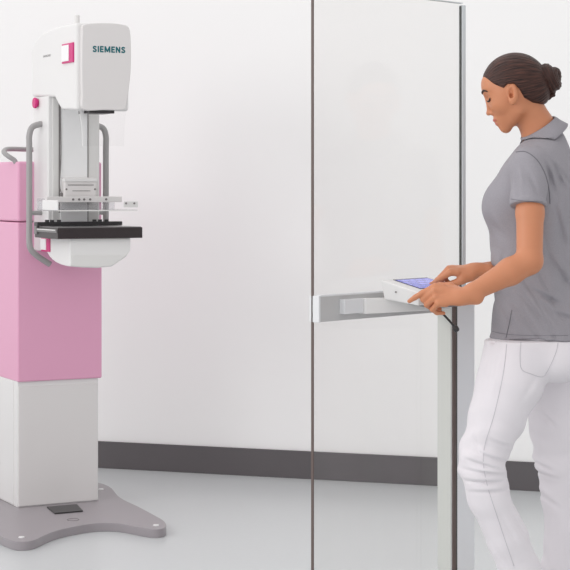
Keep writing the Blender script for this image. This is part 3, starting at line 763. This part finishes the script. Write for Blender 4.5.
# collar: folded band around the neck
nb = W(540, 132, YC); ntp = W(530.5, 112, 5.09); axn = (ntp-nb)/np.linalg.norm(ntp-nb)
c_f = Fw-axn*(Fw@axn); c_f /= np.linalg.norm(c_f); c_l = np.cross(axn, c_f)
def collar_ring(h, rf, rl, n=48, cf=0.0):
    R_ = []
    for k in range(n):
        t = 2*math.pi*k/n
        fdrop = (math.cos(t)+1)/2
        R_.append(nb+axn*(h-.012*fdrop-(.012*fdrop if rf > .064 else 0))+c_f*(rf*math.cos(t)+cf)+c_l*rl*math.sin(t))
    return R_
bm = bmesh.new(); rings = []
for ri, (h, rf, rl, cf) in enumerate([(-.045, .0575, .064, 0), (.010, .0535, .058, 0), (.020, .0525, .055, -.001), (.0225, .0545, .058, -.001), (.019, .058, .062, -.001), (.004, .067, .077, 0), (-.014, .079, .098, 0), (-.0165, .078, .097, 0), (-.013, .072, .090, 0)]):
    R_ = np.array(collar_ring(h, rf, rl, cf=cf))
    if ri > 4:
        gap = .0038 if ri < 8 else .0015
        for _ in range(25):
            bad = shirt(R_) < gap
            if not bad.any(): break
            R_[bad] += np.array([0, 0, .002])
    rings.append([bm.verts.new(tuple(p-ORG)) for p in R_])
for a, b_ in zip(rings, rings[1:]):
    for k in range(48): bm.faces.new([a[k], a[(k+1) % 48], b_[(k+1) % 48], b_[k]])
col = bm_obj('collar', bm, M_cloth, sh, smooth=True)
# hair cap
poly = np.array([(.062, .084), (.050, .066), (.036, .046), (.018, .027), (.006, .034), (-.012, .028), (-.021, .006), (-.024, -.018), (-.042, -.040), (-.066, -.054), (-.090, -.060), (-.15, -.06), (-.15, .16), (.10, .16)])
def polysd(x, y):
    d = np.full(len(x), 1e9); s = np.zeros(len(x), bool); n = len(poly)
    for i in range(n):
        a, b_ = poly[i], poly[(i+1) % n]; e = b_-a; wx = x-a[0]; wy = y-a[1]
        t = np.clip((wx*e[0]+wy*e[1])/(e@e), 0, 1); dx = wx-e[0]*t; dy = wy-e[1]*t; d = np.minimum(d, dx*dx+dy*dy)
        c = ((a[1] > y) != (b_[1] > y)) & (x < (b_[0]-a[0])*(y-a[1])/(b_[1]-a[1]+1e-12)+a[0]); s ^= c
    return np.where(s, -1, 1)*np.sqrt(d)
bunc = np.array([-.110, 0, .010])
pole = np.array([-.97, 0, -.20]); pole /= np.linalg.norm(pole); pu = np.array([0, 1., 0]); pv = np.cross(pole, pu)
def phi(H):
    D = H-np.array([-.016, 0, .027]); return np.arctan2(D@pu, D@pv), np.arccos(np.clip((D@pole)/np.sqrt((D*D).sum(1)), -1, 1))
def hairf(P):
    H = toH(P)
    c = ell(H, (-.016, 0, .028), (.0935, .0785, .0905))
    c = smin(c, ell(H, (-.060, 0, .000), (.045, .052, .055)), .03)
    ph, th = phi(H)
    c = c+.0003*np.sin(46*ph+3*np.sin(3*th+2*ph))
    return smax(c, polysd(H[:, 0], H[:, 2]), .006)
V, Q = mesh_sdf(hairf, EO-np.array([.13, .11, .12]), EO+np.array([.15, .11, .14]), .0022)
hair = np_mesh('hair', V, Q, M_hair, wm, ORG)
def strand_uv(o, U, Vv):
    uv = o.data.uv_layers.new(name='strand'); li = np.empty(len(o.data.loops), np.int32); o.data.loops.foreach_get('vertex_index', li)
    uv.data.foreach_set('uv', np.stack([U[li], Vv[li]], 1).astype(np.float32).ravel())
ph, th = phi(toH(V)); strand_uv(hair, np.abs(ph)/math.pi*1.6, th)
# bun: a coil of twisted hair
def bunf(P):
    B = (toH(P)-bunc)/1.12
    d = ell(B, (0, 0, 0), (.026, .036, .036))
    # coils
    for r0, x0, rr, tw in ((.026, .008, .0135, 0), (.022, -.008, .0135, .9), (.010, -.019, .011, 2.0)):
        pts = [(x0+.006*math.sin(t+tw), r0*math.cos(t), r0*1.12*math.sin(t)) for t in np.linspace(tw, tw+5.6, 14)]
        d = smin(d, chain(B, pts, [rr*(1-.25*abs(i/13-.5)) for i in range(14)], .002), .0025)
    d = smin(d, chain(B, [(.03, 0, -.025), (.02, -.006, -.042), (.004, 0, -.044)], [.012, .010, .006]), .003)
    a = np.arctan2(B[:, 2], B[:, 1]); rr = np.sqrt(B[:, 1]**2+B[:, 2]**2)
    return d+.0007*np.sin(rr*700+3*a+B[:, 0]*300)
bc = fromH(*bunc)
V, Q = mesh_sdf(bunf, bc-.075, bc+.075, .0022)
bun = np_mesh('hair_bun', V, Q, M_hair, hair, ORG)
B = toH(V)-bunc; a = np.arctan2(B[:, 2], B[:, 1]); rr = np.sqrt(B[:, 1]**2+B[:, 2]**2)
strand_uv(bun, rr*22+B[:, 0]*18, a*.4)
# brows, lashes
M_brow = mat('brow_hair', srgb(52, 34, 30), .6)
Vb = np.empty(len(body.data.vertices)*3, np.float32); body.data.vertices.foreach_get('co', Vb); Vb = Vb.reshape(-1, 3)+ORG
Hb = toH(Vb); sel = (np.abs(Hb).max(1) < .12)
def on_face(l, z):
    m = sel & (Hb[:, 0] > .02) & (np.abs(Hb[:, 1]-l) < .004) & (np.abs(Hb[:, 2]-z) < .004)
    return Hb[m, 0].max() if m.any() else .06
for s in (1, -1):
    pts = [(.010, .0385), (.018, .0425), (.030, .0445), (.040, .0415), (.047, .036)]
    tube('eyebrow', [fromH(on_face(l*s, z)+.0003, l*s, z)-ORG for l, z in pts], [.0018, .0030, .0030, .0022, .0008], M_brow, body, seg=8)
    pts = [(.016, .0150), (.023, .0115), (.031, .0105), (.039, .0130), (.045, .0175)]
    tube('eyelashes', [fromH(on_face(l*s, z)+.0012, l*s, z)-ORG for l, z in pts], [.0010, .0020, .0025, .0025, .0010], M_brow, body, seg=8)
# shoes (below the frame)
M_shoe = mat('white_shoe', srgb(225, 225, 225), .5)
def shoe(ank, toe, heel_up):
    def f(P):
        hl_ = ank+np.array([.03, -.01, -.045])
        d = chain(P, [hl_, (hl_+toe)/2+np.array([0, 0, .012]), toe], [.036, .038, .032], .02)
        return np.maximum(np.maximum(d, .001-P[:, 2]), P[:, 2]-ank[2]+.01)
    return mesh_sdf(f, np.minimum(ank, toe)-.09, np.maximum(ank, toe)+.09, .004)
V, Q = shoe(AKN, TON, .05); np_mesh('shoe', V, Q, M_shoe, wm, ORG)
V, Q = shoe(AKF, TOF, 0); np_mesh('shoe', V, Q, M_shoe, wm, ORG)
